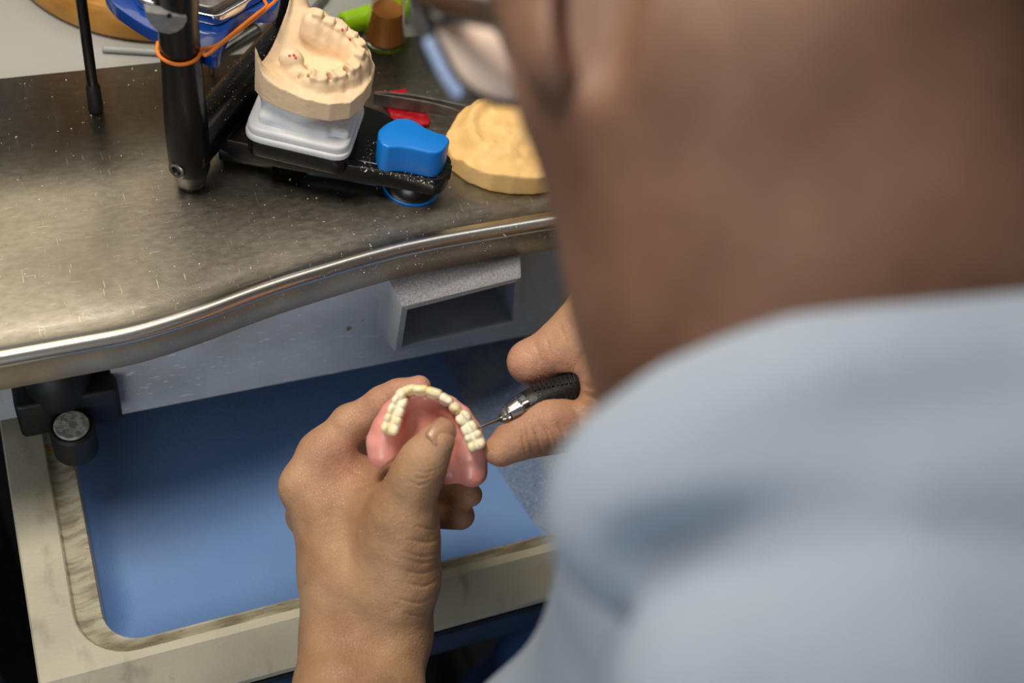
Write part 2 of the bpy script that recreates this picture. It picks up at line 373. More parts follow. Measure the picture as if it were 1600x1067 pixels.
# apron, cut for the duct
a0, a1 = .0165, .8; zt, zb_ = ZB-.012, .677; AY = .421
sx0, sx1, sz0, sz1 = .1865, .255, .7235, .768
def plate(name, rects, y0, y1, m, parent, bv=0):
    V = []; Fc = []
    for (x0, z0, x1, z1) in rects:
        b = len(V); V += [(x, y, z) for x in (x0, x1) for y in (y0, y1) for z in (z0, z1)]
        Fc += [tuple(b+i for i in q) for q in [(0, 1, 3, 2), (4, 6, 7, 5), (0, 4, 5, 1), (2, 3, 7, 6), (0, 2, 6, 4), (1, 5, 7, 3)]]
    return link(name, V, Fc, m, parent, smooth=False)
plate('apron', [(a0, zb_, sx0, zt), (sx1, zb_, a1, zt), (sx0, zb_, sx1, sz0), (sx0, sz1, sx1, zt)], AY, AY+.012, M['grey_paint'], bench)
plate('side_apron', [(-.6, zb_, -.0015, zt)], AY+.012, AY+.022, M['grey_paint'], bench)
plate('side_post', [(-.0015, zb_, a0-.001, zt)], AY+.004, AY+.018, M['black_matt'], bench)
# duct: outer hood + open tube
duct = thing('extraction_duct', 'square grey dust extraction inlet in the bench apron', 'duct', (.22, .41, .72))
pc = [np.array(q) for q in ((.180, .400, .7195), (.2595, .400, .7235), (.2530, .400, .7720), (.1800, .400, .7640))]
ic = [np.array(q) for q in ((.1835, .3995, .7235), (.2560, .3995, .7270), (.2495, .3995, .7690), (.1833, .3995, .7608))]
bk = [np.array(q) for q in ((.174, AY, .7180), (.2640, AY, .7210), (.2600, AY, .7730), (.1740, AY, .7750))]
ib = [np.array(q) for q in ((.1885, .52, .7255), (.2530, .52, .7270), (.2500, .52, .7670), (.1885, .52, .7650))]
def ring(name, A_, B_, m, inward=False):
    V = list(A_)+list(B_); Fc = [(i, (i+1) % 4, 4+(i+1) % 4, 4+i) for i in range(4)]
    if inward: Fc = [q[::-1] for q in Fc]
    return link(name, V, Fc, m, duct, smooth=False)
V = bk+pc; 
link('hood', V, [(i, (i+1) % 4, 4+(i+1) % 4, 4+i) for i in (0, 1, 3)], M['grey_paint'], duct, smooth=False)
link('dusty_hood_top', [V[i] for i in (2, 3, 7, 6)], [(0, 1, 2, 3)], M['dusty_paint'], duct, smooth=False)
lip = ring('duct_lip', pc, ic, M['grey_paint'])
o = ring('duct_tube', ic, ib, M['tube_inside']); link('duct_end', ib, [(0, 1, 2, 3)], M['black_matt'], duct, smooth=False)

# ------------------------------------------------------------------ hinge bracket
br = thing('hinge_bracket', 'black hinge bracket with a worn round screw cap under the bench', 'bracket', (-.01, .41, .69))
prism('bracket_body', roundpoly([(-.037, .4085), (.019, .4085), (.019, .4205), (.0, .431), (-.037, .431)], .004), .690, .7215, M['black_matt'], br, bv=.0025)
lathe('bracket_dome', [(0, .018), (.012, .018), (.020, .016), (.027, .012), (.031, .006), (.032, .001)], (-.012, .423, .714), (0, 0, 1), M['black_matt'], br)
lathe('bracket_barrel', [(0, .0125), (.022, .0125), (.0235, .011)], (-.0095, .3985, .6860), (0, 0, 1), M['black_matt'], br)
lathe('screw_cap', [(0, .0096), (.0012, .0096), (.0018, .0090)], (-.0095, .3985, .7093), (0, 0, 1), mat('worn_cap', (206, 204, 194), (150, 148, 138), .6, 0, 260, 5, (.4, .6), .0005, 500), br)

# ------------------------------------------------------------------ pull-out tray
ZT = .668
tray = thing('catch_tray', 'cream framed pull-out catch tray with sagging blue cloth', 'tray', (.1, .34, .62))
X0, X1, Y0, Y1 = -.0495, .330, .2695, .62       # outer
x0, x1, y0, y1 = -.0125, .2900, .2820, .61      # opening
def rr(xa, ya, xb, yb, r, k=8):      # rounded only at the near corners, counterclockwise from the far left
    out = [(xa, yb)]
    for j in range(k+1):
        a = math.pi+math.pi/2*j/k; out.append((xa+r+r*math.cos(a), ya+r+r*math.sin(a)))
    for j in range(k+1):
        a = -math.pi/2+math.pi/2*j/k; out.append((xb-r+r*math.cos(a), ya+r+r*math.sin(a)))
    out.append((xb, yb)); return out
def loft(name, loops, zs, m, parent, smooth=True):
    k = len(loops[0]); V = [(p[0], p[1], z[i] if hasattr(z, '__len__') else z) for l, z in zip(loops, zs) for i, p in enumerate(l)]
    Fc = [(j*k+i, (j+1)*k+i, (j+1)*k+i+1, j*k+i+1) for j in range(len(loops)-1) for i in range(k-1)]
    ob = link(name, V, Fc, m, parent, smooth); md = ob.modifiers.new('split', 'EDGE_SPLIT'); md.split_angle = .5; return ob
G = lambda gl, gf, r: rr(x0-gl, y0-gf, x1+gl, y1, r)
loft('tray_frame', [rr(X0, Y0-.019, X1, Y1, .0015), rr(X0, Y0-.0185, X1, Y1, .0015), rr(X0, Y0, X1, Y1, .0015), rr(X0+.001, Y0+.001, X1-.001, Y1, .002), G(.0150, .0066, .030), G(.0142, .0062, .0295)],
     [ZT-.026, ZT-.022, ZT-.0012, ZT, ZT, ZT-.0008], M['cream'], tray)
loft('tray_channel', [G(.0142, .0062, .0295), G(.0130, .0058, .029), G(.0105, .0048, .027), G(.0060, .0028, .024), G(.0022, .0012, .021), G(.0003, .0002, .020), G(0, 0, .020)],
     [ZT-.0008, ZT-.0028, ZT-.0034, ZT-.0022, ZT-.0004, ZT-.0002, ZT-.0012], M['channel'], tray)
loft('inner_wall', [G(0, 0, .020), G(-.0004, -.0004, .0198), G(-.0010, -.0010, .019)], [ZT-.0012, ZT-.006, ZT-.012], M['cream'], tray)
# cloth: bottom that sags, and the side panel beyond a fold on the right
nx, ny = 60, 60; V = []; Fc = []
def fold_x(y): return .2550-(y-.306)*.10-.006*math.sin((y-.3)*18)
for j in range(ny+1):
    y = y0+.001+(y1-y0-.002)*j/ny
    for i in range(nx+1):
        u = i/nx; xr = fold_x(y); x = x0+.001+(xr-x0-.001)*u
        e = min(1, (x-x0)/.018, (y-y0)/.030 if y < .4 else 1)
        zb = ZT-.012-(.024*(e*(2-e)))-.002*math.sin(x*25+y*9)-.0015*math.sin(y*40)
        V.append((x, y, zb))
for j in range(ny):
    for i in range(nx): a = j*(nx+1)+i; Fc.append((a, a+1, a+nx+2, a+nx+1))
link('cloth_bottom', V, Fc, M['pouch'], tray)
V2 = []; Fc = []
for j in range(ny+1):
    e = V[j*(nx+1)+nx]
    for i in range(13):
        t = i/12; V2.append((e[0]+(x1-.001-e[0])*t, e[1], e[2]+(ZT-.012-e[2])*(t**1.2)+.0012*math.sin(e[1]*50+t*5)*math.sin(math.pi*t)))
for j in range(ny):
    for i in range(12): a = j*13+i; Fc.append((a, a+1, a+14, a+13))
link('cloth_side', V2, Fc, M['pouch_dust'], tray)
# rail and drawer front below the tray
rail = tag(box('rail', (-.03, .262, .600), (.33, .58, .606), M['black_matt'], bv=.001), 'thin black runner under the cream tray', 'rail')
dr = thing('drawer', 'navy blue drawer front below the cream tray', 'drawer', (.15, .3, .55))
box('drawer_front', (-.02, .278, .524), (.33, .294, .596), M['navy'], dr, bv=.0015)
box('drawer_box', (-.015, .294, .53), (.325, .57, .59), M['black_matt'], dr)
box('black_edge', (-.022, .268, .588), (.331, .2785, .599), M['black'], dr, bv=.001)
cab = thing('base_cabinet', 'dark under-bench cabinet left of the tray', 'cabinet', (-.2, .5, 0))
box('carcass', (-.55, .36, 0), (-.085, .585, .655), M['black_matt'], cab, bv=.002)
box('grey_strip', (-.11, .34, .55), (-.0855, .36, .562), M['grey_paint'], cab, bv=.001)
lathe('knob', [(0, .006), (.008, .006), (.012, .014), (.020, .015), (.024, .012)], (-.10, .36, .59), (0, -1, 0), M['black'], cab)
for sx in (-.58, .70):
    for sy in (.40, .56): box('leg', (sx, sy, 0), (sx+.03, sy+.02, .78), M['grey_paint'], bench)

# ================================================================== THINGS ON THE BENCH
# wooden board
wd = thing('wooden_turntable', 'round varnished wooden board on the white worktop behind the bench', 'board', (.095, .70, .797))
lathe('board', [(0, .093), (.001, .0948), (.004, .0955), (.018, .0955), (.0215, .0935), (.022, .090), (.0221, .001)], (.0985, .698, .799), (0, 0, 1), M['wood'], wd, n=96)
for a in (0.5, 2.6, 4.7): lathe('foot', [(0, .006), (.002, .006)], (.0985+.06*math.cos(a), .698+.06*math.sin(a), .797), (0, 0, 1), M['black_matt'], wd, n=14)
pA, pB = onz(160, 76, .7995), onz(238, 81, .7995)
recentre(tag(tube('acrylic_rod', [pA, (pA+pB)/2, pB, pB+(pB-pA)*.5], .0022, M['laminate'], n=12), 'thin white rod lying in front of the wooden board', 'rod'))
# metal instruments at the back
pA, pB = onz(342, 82, .801), onz(402, 44, .803)
ins = thing('metal_probe', 'grey metal probe lying on the white worktop between the black posts', 'instrument', tuple(pA))
tube('shaft', [pA, (pA+pB)/2, pB], .0028, M['steel'], ins, rs=[.0022, .0026, .0032]); tube('handle_end', [pB, pB+(pB-pA)*.12, pB+(pB-pA)*.5], .0042, M['dark_steel'], ins, rs=[.003, .0048, .0046])
pA, pB = onz(476, 30, .802), onz(512, -12, .802)
recentre(tag(tube('dark_spatula', [pA, (pA+pB)/2, pB], .0022, M['dark_steel'], rs=[.0035, .002, .002]), 'thin dark metal rod behind the beige plaster cast', 'instrument'))
# lime green handled brush
gb = thing('green_brush', 'lime green handled brush lying behind the amber glass', 'brush', tuple(onz(580, 25, ZB)))
gA, gB = onz(536, 37, .806), onz(634, 10, .806); gd = gB-gA
tube('handle', [gA, gA+gd*.3, gA+gd*.7, gB, gB+gd*.03], .007, M['green'], gb, n=20, rs=[.0070, .0074, .0074, .0068, .0045])
tube('ferrule', [gA+gd*.01, gA-gd*.12, gA-gd*.26], .0042, M['steel'], gb, n=14, rs=[.0042, .0038, .003]); tube('bristles', [gA-gd*.25, gA-gd*.45, gA-gd*.62], .003, M['hair'], gb, rs=[.003, .004, .0015])
# amber glass
jp = onz(600, 66, ZB)
jar = thing('glass_cup', 'small waisted glass cup of amber liquid at the back of the bench', 'cup', tuple(jp))
lathe('glass', [(.0005, .001), (.0005, .0120), (.0012, .0134), (.004, .0136), (.018, .0118), (.030, .0108), (.040, .0112), (.052, .0135), (.060, .015),
                (.060, .0138), (.052, .0123), (.040, .0100), (.030, .0096), (.018, .0106), (.005, .0122), (.0035, .011), (.0035, .001)], jp, (0, 0, 1), M['glass'], jar, caps=False)
lathe('liquid', [(.0038, .0105), (.0055, .0120), (.018, .0104), (.027, .0096), (.0272, .001)], jp, (0, 0, 1), M['amber'], jar, caps=True)

# ------------------------------------------------------------------ articulator
art = thing('articulator', 'black metal dental articulator carrying a plaster cast on its arm', 'articulator', (.077, .483, ZB))
pA = np.array([.0775, .4835, ZB]); pB = np.array([.1535, .568, ZB])
post = lathe('post', [(.006, .0086), (.0145, .0108), (.016, .0111), (.028, .0114), (.049, .0114), (.075, .0105), (.10, .0100), (.118, .0102), (.132, .0110), (.150, .0120), (.20, .0122), (.202, .011)], pA, (-.018, .0, 1), M['black'], art, n=56)
lathe('foot_tip', [(0, .0060), (.001, .0072), (.0062, .0087)], pA, (0, 0, 1), M['steel'], post)
lathe('post', [(.004, .0095), (.012, .0105), (.06, .0098), (.10, .0098), (.15, .0112), (.20, .0115)], pB, (0, 0, 1), M['black'], art, n=48)
d = pB-pA; d /= np.linalg.norm(d); z_ = np.array([0, 0, 1]); nrm = np.array([d[1], -d[0], 0])
lathe('crossbar', [(-.004, .0118), (0, .0122), (np.linalg.norm(pB-pA)-.006, .0122)], pA+z_*.027, d, M['black'], art, n=40)
# socket screw low on the post, facing the viewer
sd = np.array([-.70, -.71, .05]); sd /= np.linalg.norm(sd); sp = np.array([.0768, .4835, .8205])+sd*.0112
lathe('socket_screw', [(-.002, .0049), (.0006, .0049), (.0010, .0044), (.0008, .0028), (-.0012, .0024), (-.0014, .0001)], sp, sd, M['steel'], post, n=24, caps=False)
# flat half-moon facet
fc = [ony(a, b, .4706) for a, b in [(228, 19), (229, 26), (234, 36), (242, 45), (252, 51), (264, 53), (276, 50), (286, 43), (292, 32), (292, 28)]]
V = [p for p in fc]+[p+np.array([0, .006, 0]) for p in fc]; n = len(fc)
link('facet', V, [tuple(range(n)), tuple(range(n, 2*n))[::-1]]+[(i, n+i, n+(i+1) % n, (i+1) % n) for i in range(n)], M['grey_facet'], post, smooth=False)
lathe('facet_hole', [(0, .0012), (.0006, .0012)], ony(264, 24, .4704), (0, -1, 0), M['black_matt'], post, n=16)
# arm
A0 = np.array([.094, .508]); 
armp = [onz(330, 236, .812)[:2], onz(430, 262, .812)[:2], onz(684, 307, .812)[:2], onz(700, 292, .812)[:2], onz(702, 268, .812)[:2], onz(640, 232, .812)[:2], onz(600, 200, .812)[:2], onz(480, 160, .812)[:2], onz(360, 190, .812)[:2]]
arm = prism('lower_arm', roundpoly(armp, .006), .812, .8245, M['black'], art, bv=.0008)
tube('arm_edge', [np.append(onz(*q, .8248)[:2], .8246) for q in ((545, 247), (600, 258), (660, 271), (688, 276))], .00045, M['steel'], art, n=6, sub=2)
lathe('arm_socket', [(0, .012), (.03, .013)], np.append(onz(350, 205, .822)[:2], .812)+np.array([.0, .004, 0]), (.7, -.3, 0), M['black'], art)
kp = np.append(onz(697, 262, .822)[:2], .8215)
lathe('end_knob', [(0, .0040), (.002, .0048), (.005, .0048), (.0065, .004)], kp-np.array([.004, .001, 0]), (.9, -.42, 0), M['black_matt'], art, n=24)
# front foot disc with a blue ring, standing on the bench
fp = np.append(onz(643, 289, ZB)[:2], ZB)
fd = lathe('front_foot', [(.0018, .0165), (.0030, .0172), (.0085, .0170), (.0118, .0145), (.0125, .010)], fp, (0, 0, 1), M['black'], art, n=56)
lathe('blue_ring', [(0, .0160), (.0004, .0172), (.0016, .0172), (.0020, .0165)], fp, (0, 0, 1), M['blue_silicone'], fd, n=56)
# a second low foot glimpsed under the arm
tube('under_strip', [onz(480, 268, .8045), onz(530, 275, .8045), onz(590, 287, .8045)], .002, M['navy'], art)
# mounting seat
pcn = np.array([.1420, .4840]); e1 = np.array([.875, -.484]); e2 = np.array([.484, .875])
sq = lambda a, b: [tuple(pcn+e1*s*a+e2*t*b) for s, t in ((-1, -1), (1, -1), (1, 1), (-1, 1))]
prism('mounting_seat', roundpoly(sq(.0280, .0228), .008), .8245, .836, M['black'], art, bv=.0012)
# upper frame held by the posts
up = [(160, -14), (196, -14), (232, 14), (300, 27), (342, 36), (372, 14), (398, -14), (440, -14), (434, 10), (424, 18), (404, 18), (388, 18), (372, 25), (360, 40), (352, 58), (346, 78), (340, 88), (332, 88), (318, 82), (296, 70), (262, 56), (236, 46), (215, 34), (180, 10)]
uz = .893
uf = prism('upper_frame', roundpoly([tuple(onz(a, b, uz)[:2]) for a, b in up], .003, 3), uz-.008, uz, M['blue_enamel'], art, bv=.0012)
pl = [tuple(onz(a, b, uz+.006)[:2]) for a, b in ((215, 0), (340, 28), (440, -30), (330, -110), (180, -90))]
stp = prism('steel_plate', roundpoly(pl, .004), uz, uz+.0062, M['chrome'], uf, bv=.0012)
pl2 = [tuple(onz(a, b, uz+.012)[:2]) for a, b in ((235, -12), (330, 10), (400, -30), (320, -90), (220, -70))]
prism('plate_block', roundpoly(pl2, .003), uz+.006, uz+.011, M['dark_steel'], uf, bv=.001)
pp = onz(331, 116, ZB)
lathe('steel_pin', [(0, .0012), (.002, .0017), (.0855, .0017)], pp, (0, 0, 1), M['steel'], art, n=14)
# incisal rod with rubber sleeve
rp_ = np.array([.0365, .551, ZB])
lathe('upright_rod', [(.02, .0030), (.24, .0030)], rp_, (0, 0, 1), M['black'], art, n=20)
lathe('rod_sleeve', [(0, .0036), (.001, .0043), (.018, .0040), (.0205, .0032)], rp_, (0, 0, 1), M['black_matt'], art, n=20)

# orange rubber band
s1 = [np.array([.0757+.0112*math.cos(math.radians(a)), .4835+.0112*math.sin(math.radians(a)), z]) for a, z in ((150, .899), (180, .8985), (205, .898), (230, .898), (255, .898), (280, .8982), (305, .899), (330, .900))]
s1 += [onz(a, b, c) for a, b, c in ((322, 86, .9010), (345, 69, .9010), (372, 49, .9010), (400, 27, .9010), (424, 7, .9005), (446, -14, .900), (462, -30, .8995))]
s2 = [onz(a, b, c) for a, b, c in ((302, 78, .900), (308, 77, .900), (320, 76, .9005), (334, 73, .901), (347, 66, .9025), (373, 45, .9027), (400, 23, .9025), (416, 10, .9010), (414, 2, .9005), (408, -10, .900))]
bd = thing('rubber_band', 'orange rubber band stretched around the big black post', 'rubber band', tuple(ony(276, 110, .4708)))
tube('strand', s1, .00095, M['orange'], bd, n=8); tube('strand', s2, .00095, M['orange'], bd, n=8)

# ------------------------------------------------------------------ mounted cast
mc = thing('mounted_cast', 'tall beige plaster tooth cast on a white plaster mount', 'plaster cast', (.1445, .4775, .836))
gp = prism('mounting_plate', roundpoly(sq(.0295, .0240), .010), .836, .8405, M['grey_plate'], mc, bv=.0014)
prism('plate_rim', roundpoly(sq(.0285, .0230), .0095), .8395, .8455, M['grey_plate'], mc, bv=.0018)
fl = Field((.095, .425, .838), (.205, .535, .872), .0010)
A3 = np.array([[e1[0], e1[1], 0], [e2[0], e2[1], 0], [0, 0, 1]])
fl.box((pcn[0]-.002, pcn[1]+.002, .846), A3, (.0200, .0190, .006), .003)
fl.ell((pcn[0]-.004, pcn[1]+.006, .857), A3, (.0215, .0200, .014), .004)
fl.box((pcn[0]+.014, pcn[1]-.010, .8475), A3, (.010, .013, .0035), .002, .002)
V, Q = fl.mesh(2); V += (rng.random(V.shape)-.5)*.0001
link('plaster_mount', V, Q, M['white_plaster'], mc)

def value_noise(p, s, seed=0):
    r = np.random.default_rng(seed); T = r.random((32, 32, 32)); q = p*s; i = np.floor(q).astype(int); t = q-i; t = t*t*(3-2*t); out = 0
    for a in (0, 1):
        for b in (0, 1):
            for c in (0, 1):
                w_ = (t[:, 0] if a else 1-t[:, 0])*(t[:, 1] if b else 1-t[:, 1])*(t[:, 2] if c else 1-t[:, 2])
                out = out+w_*T[(i[:, 0]+a) % 32, (i[:, 1]+b) % 32, (i[:, 2]+c) % 32]
    return out-.5
def polyd(g, poly):
    """signed distance to a plan polygon"""
    x, y = g[0], g[1]; d = np.full(np.broadcast(x, y).shape, 1e9); s_ = np.ones_like(d); n = len(poly)
    for i in range(n):
        a, b = np.array(poly[i-1]), np.array(poly[i]); e = b-a; wx, wy = x-a[0], y-a[1]
        t = np.clip((wx*e[0]+wy*e[1])/(e@e), 0, 1); d = np.minimum(d, (wx-e[0]*t)**2+(wy-e[1]*t)**2)
        c1, c2, c3 = (y >= a[1]), (y < b[1]), (e[0]*wy > e[1]*wx)
        s_ = np.where((c1 & c2 & c3) | (~c1 & ~c2 & ~c3), -s_, s_)
    return np.sqrt(d)*s_
def cast(lo, hi, h, poly, zbot, ztop):
    f_ = Field(lo, hi, h); sl, g = f_.sub(np.array(lo), np.array(hi)); d2 = polyd((g[0], g[1]), poly)
    zt_ = ztop(g[0], g[1]); d = np.maximum(d2, np.maximum(g[2]-zt_, zbot-g[2])*.9); f_.v[sl] = d.astype(np.float32); return f_
O_ = np.array([.132, .511]); ca = np.array([.8, -.6]); cb = np.array([.6, .8])
lp = lambda a, b: tuple(O_+ca*a/1000+cb*b/1000)
outl = [lp(*q) for q in ((0, -30), (7, -35), (18, -37), (32, -37), (44, -34), (53, -27), (56, -17), (56.5, -6), (54, 5), (48, 15), (38, 24), (25, 31), (8, 30), (0, 27))]
def zt1(x, y):
    a = ((x-O_[0])*ca[0]+(y-O_[1])*ca[1])*1000; b = ((x-O_[0])*cb[0]+(y-O_[1])*cb[1])*1000
    h_ = .8755-.0018*np.clip((a-20)/35, 0, 1)
    h_ = h_+.0155*np.exp(-((a+1)/4.5)**2)*np.exp(-((b+31)/4.0)**2)+.0035*np.exp(-(a/14)**2)*np.exp(-((b+33)/9)**2)
    h_ = h_+.0155*np.exp(-((a-4)/6)**2)*np.exp(-((b-18)/5)**2)+.012*np.exp(-((a-6)/10)**2)*np.exp(-((b-12)/12)**2)
    return h_-.0030*np.exp(-((a-10)/12)**2-((b+14)/10)**2)
fl = cast((.098, .445, .856), (.192, .555, .912), .0006, outl, .8615, zt1)
# the alveolar ridge with its teeth
ridge = [(452, 94), (464, 104), (484, 114), (506, 118), (528, 113), (546, 104), (560, 90), (564, 76), (555, 63), (540, 52), (520, 40), (500, 28), (488, 20)]
hz = [.8815, .8815, .882, .8825, .883, .884, .885, .886, .887, .8885, .891, .894, .896]
rp3 = [onz(a, b, z) for (a, b), z in zip(ridge, hz)]
for i in range(len(rp3)-1):
    a = rp3[i]-[0, 0, .0055]; b = rp3[i+1]-[0, 0, .0055]; r_ = .0044
    fl.cap(a, b, r_, r_, .003); fl.cap(a-[0, 0, .005], b-[0, 0, .005], .0050, .0050, .003)
    if i > 5: fl.cap(a-[0, 0, .010], b-[0, 0, .010], .0056, .0056, .005)
fl.ell(onz(455, 92, .881), (ca.tolist()+[0], cb.tolist()+[0], (0, 0, 1)), (.0070, .0058, .0062), .002)          # bare stump at the back
for (a, b, z, r_) in ((505, 48, .880, (.012, .006, .008)), (522, 58, .879, (.010, .006, .007)), (494, 36, .884, (.009, .006, .009))):
    fl.ell(onz(a, b, z), (ca.tolist()+[0], cb.tolist()+[0], (0, 0, 1)), r_, .004)
q = catmull(rp3, 6); Ls = np.concatenate([[0], np.cumsum([np.linalg.norm(q[i+1]-q[i]) for i in range(len(q)-1)])]); qa = np.array(q)
s0 = Ls[12]; s = s0; k_ = 0
widths = [.0052, .0048, .0044, .0036, .0032, .0032, .0036, .0036, .0032, .0034, .0036, .0040, .0045]
while k_ < len(widths) and s < Ls[-1]-.006:
    wdt = widths[k_]; s += wdt
    c = np.array([np.interp(s, Ls, qa[:, i]) for i in range(3)]); c2 = np.array([np.interp(s+.001, Ls, qa[:, i]) for i in range(3)]); t = c2-c; t[2] = 0; t /= np.linalg.norm(t)
    n_ = np.array([-t[1], t[0], 0]); n_ = n_ if n_@np.array([-.3, -.9, 0]) > 0 or k_ > 6 else n_
    c[2] -= .0015 if k_ > 2 else .0035
    fl.box(c, (t, n_, (0, 0, 1)), (wdt*.92, .0028 if 2 < k_ < 9 else .0038, .0050), .0014, .0007)
    for sg in (-1, 1): fl.cap(c+n_*sg*.0030-[0, 0, .001], c+n_*sg*.0046-[0, 0, .008], .0013, .0016, .0022)
    if k_ <= 2: fl.ell(c+[0, 0, .0065], (t, n_, (0, 0, 1)), (wdt*.62, .0060, .0034), .0012, cut=True); fl.cap(c-t*wdt+[0, 0, .004], c-t*wdt+[0, 0, -.003], .0016, .0007, .001, cut=True)
    s += wdt; k_ += 1
fl.cap(onz(470, 96, .889), onz(470, 122, .878), .0012, .0012, .0015, cut=True)
V, Q = fl.mesh(1)
nn = value_noise(V, 160, 1)*.0008+value_noise(V, 420, 2)*.0005; V[:, 2] += nn*(V[:, 2] > .872); V[:, 0] += nn*.3
castm = link('cast', V, Q, M['plaster'], mc)
for a, b, zz in ((460, 84, .8875), (464, 90, .887), (546, 63, .889), (535, 48, .891), (452, 88, .887)):
    q_ = (V-CAM)@R; px_ = 800+F*q_[:, 0]/q_[:, 2]; py_ = 533.5+F*q_[:, 1]/q_[:, 2]
    nr = np.where(np.hypot(px_-a, py_-b) < 3)[0]
    if len(nr): c = V[nr[np.argmin(q_[nr, 2])]]; lathe('red_mark', [(-.0006, .0009), (.0001, .0008), (.0002, .0002)], c, -CZ, M['red_wax'], castm, n=8)

# ------------------------------------------------------------------ blue block
bl = [(590.6, 207.5), (592, 202), (598.5, 196), (606, 191), (616.5, 186), (625, 184), (634.5, 184), (648, 188), (666, 199.6), (682, 206), (696, 210), (702.5, 216), (702.5, 221), (697, 229), (690, 236), (682, 239), (672, 238), (641, 231), (622, 229), (607, 230), (597, 226), (591.5, 216)]
recentre(tag(prism('blue_block', [tuple(onz(a, b, .8445)[:2]) for a, b in bl], .8246, .8445, M['blue_silicone'], bv=.0012), 'glossy blue rounded plastic block on the end of the black arm', 'block'))

# ------------------------------------------------------------------ loose cast
oc = [(.2265, .482), (.2262, .467), (.2330, .455), (.2440, .4455), (.2560, .4405), (.2700, .4375), (.2850, .438), (.300, .446), (.311, .462), (.310, .482), (.300, .498), (.283, .5085), (.262, .5085), (.240, .498)]
def zt2(x, y):
    c = np.exp(-((x-.268)/.030)**2-((y-.476)/.026)**2)
    r_ = np.exp(-((np.sqrt(((x-.268)/.034)**2+((y-.476)/.028)**2)-.82)/.16)**2)
    h_ = .8145+.0080*c+.0060*r_*np.clip((y-.452)*60, 0, 1)
    p = np.stack([np.broadcast_to(x, h_.shape).ravel(), np.broadcast_to(y, h_.shape).ravel(), np.zeros(h_.size)], 1)
    h_ = h_+(value_noise(p, 70, 5)*.0050+value_noise(p, 200, 6)*.0018+value_noise(p, 500, 7)*.0006).reshape(h_.shape)*np.clip((y-.436)*70, .1, 1)
    return h_-.004*np.clip((.245-x)/.02, 0, 1)
fl = cast((.218, .428, .796), (.320, .518, .840), .0009, oc, .8003, zt2)
V, Q = fl.mesh(3)
recentre(tag(link('loose_cast', V, Q, M['yellow_plaster']), 'low yellow plaster jaw cast lying loose beside the blue block', 'plaster cast'))

# ------------------------------------------------------------------ red wax and tweezers
wx = [(584, 142), (606, 144), (634, 139), (640, 152), (650, 163), (664, 176), (672, 186), (671, 195), (655, 197), (632, 193), (612, 186), (606, 172), (598, 160), (588, 152)]
fl = cast((.18, .49, .798), (.24, .56, .812), .0007, [tuple(onz(a, b, .802)[:2]) for a, b in wx], .8002,
          lambda x, y: .8030+.0005*np.sin(x*700+y*260)*np.sin(y*620-x*150))
V, Q = fl.mesh(2); recentre(tag(link('wax_piece', V, Q, M['red_wax']), 'crumpled red wax piece under the tweezers', 'wax'))
tw = thing('tweezers', 'dark steel tweezers lying across the red wax', 'tweezers', tuple(onz(590, 160, ZB)))
def blade(name, pts, t_, hs, par):
    q = catmull(pts, 5); hh = np.interp(np.linspace(0, 1, len(q)), np.linspace(0, 1, len(hs)), hs); V = []; Fc = []
    for i, c in enumerate(q):
        t = q[min(i+1, len(q)-1)]-q[max(i-1, 0)]; n_ = np.array([-t[1], t[0], 0]); n_ /= np.linalg.norm(n_)
        V += [c+n_*t_-[0, 0, hh[i]], c+n_*t_+[0, 0, hh[i]], c-n_*t_+[0, 0, hh[i]], c-n_*t_-[0, 0, hh[i]]]
    for i in range(len(q)-1):
        for j in range(4): Fc.append((i*4+j, i*4+(j+1) % 4, i*4+4+(j+1) % 4, i*4+4+j))
    Fc += [(0, 1, 2, 3), tuple(len(V)-4+i for i in (3, 2, 1, 0))]; o = link(name, V, Fc, M['dark_steel'], par, smooth=False); return o
zt_ = .8085
blade('blade', [onz(584, 154, zt_), onz(620, 160, zt_), (onz(665, 167, zt_)), onz(705, 175, zt_), onz(722, 179, zt_), onz(740, 176, zt_), onz(768, 181, zt_)], .0006, [.0042, .0045, .0042, .0032, .0016, .0012, .001], tw)
blade('blade', [onz(586, 151, zt_), onz(640, 155, zt_), onz(690, 162, zt_), onz(736, 170, zt_)], .0006, [.004, .0038, .0026, .0016], tw)

# ================================================================== DENTURE
dn = thing('denture', 'pink acrylic upper denture with ivory teeth held in the left hand', 'denture', tuple(P(665, 690, .62)))
D0 = .612
gpts = [(601, 706, .618, 27), (600, 690, .617, 26), (606, 668, .615, 23), (614, 645, .614, 18), (628, 628, .614, 15), (652, 619, .614, 14), (678, 624, .614, 15), (700, 636, .614, 16), (718, 652, .614, 18), (730, 676, .614, 22), (738, 705, .616, 24), (739, 738, .619, 23)]
fl = Field(P(660, 680, .62)-.052, P(660, 680, .62)+.052, .0008)
q = [(P(a, b, d_+.003), RAD(r, d_)) for a, b, d_, r in gpts]
for (a, ra), (b, rb) in zip(q[:-1], q[1:]): fl.cap(a, b, ra, rb, .003)
ax_ = (CX*.97+CY*.2, CY*.97-CX*.2, CZ)
fl.ell(P(668, 676, .624), ax_, (.0200, .0200, .0042), .006)
fl.ell(P(690, 720, .625), ax_, (.0160, .0120, .0040), .006)
fl.ell(P(655, 665, .611), ax_, (.0100, .0130, .0048), .006, cut=True)
# the plate ends in a free rear border between the two tuberosities
fl.ell(P(640, 752, .622), ax_, (.0150, .0125, .020), .002, cut=True)
V, Q = fl.mesh(2); V += value_noise(V, 220, 9)[:, None]*.0006*(-CZ)
link('gum_plate', V, Q, M['gum'], dn)
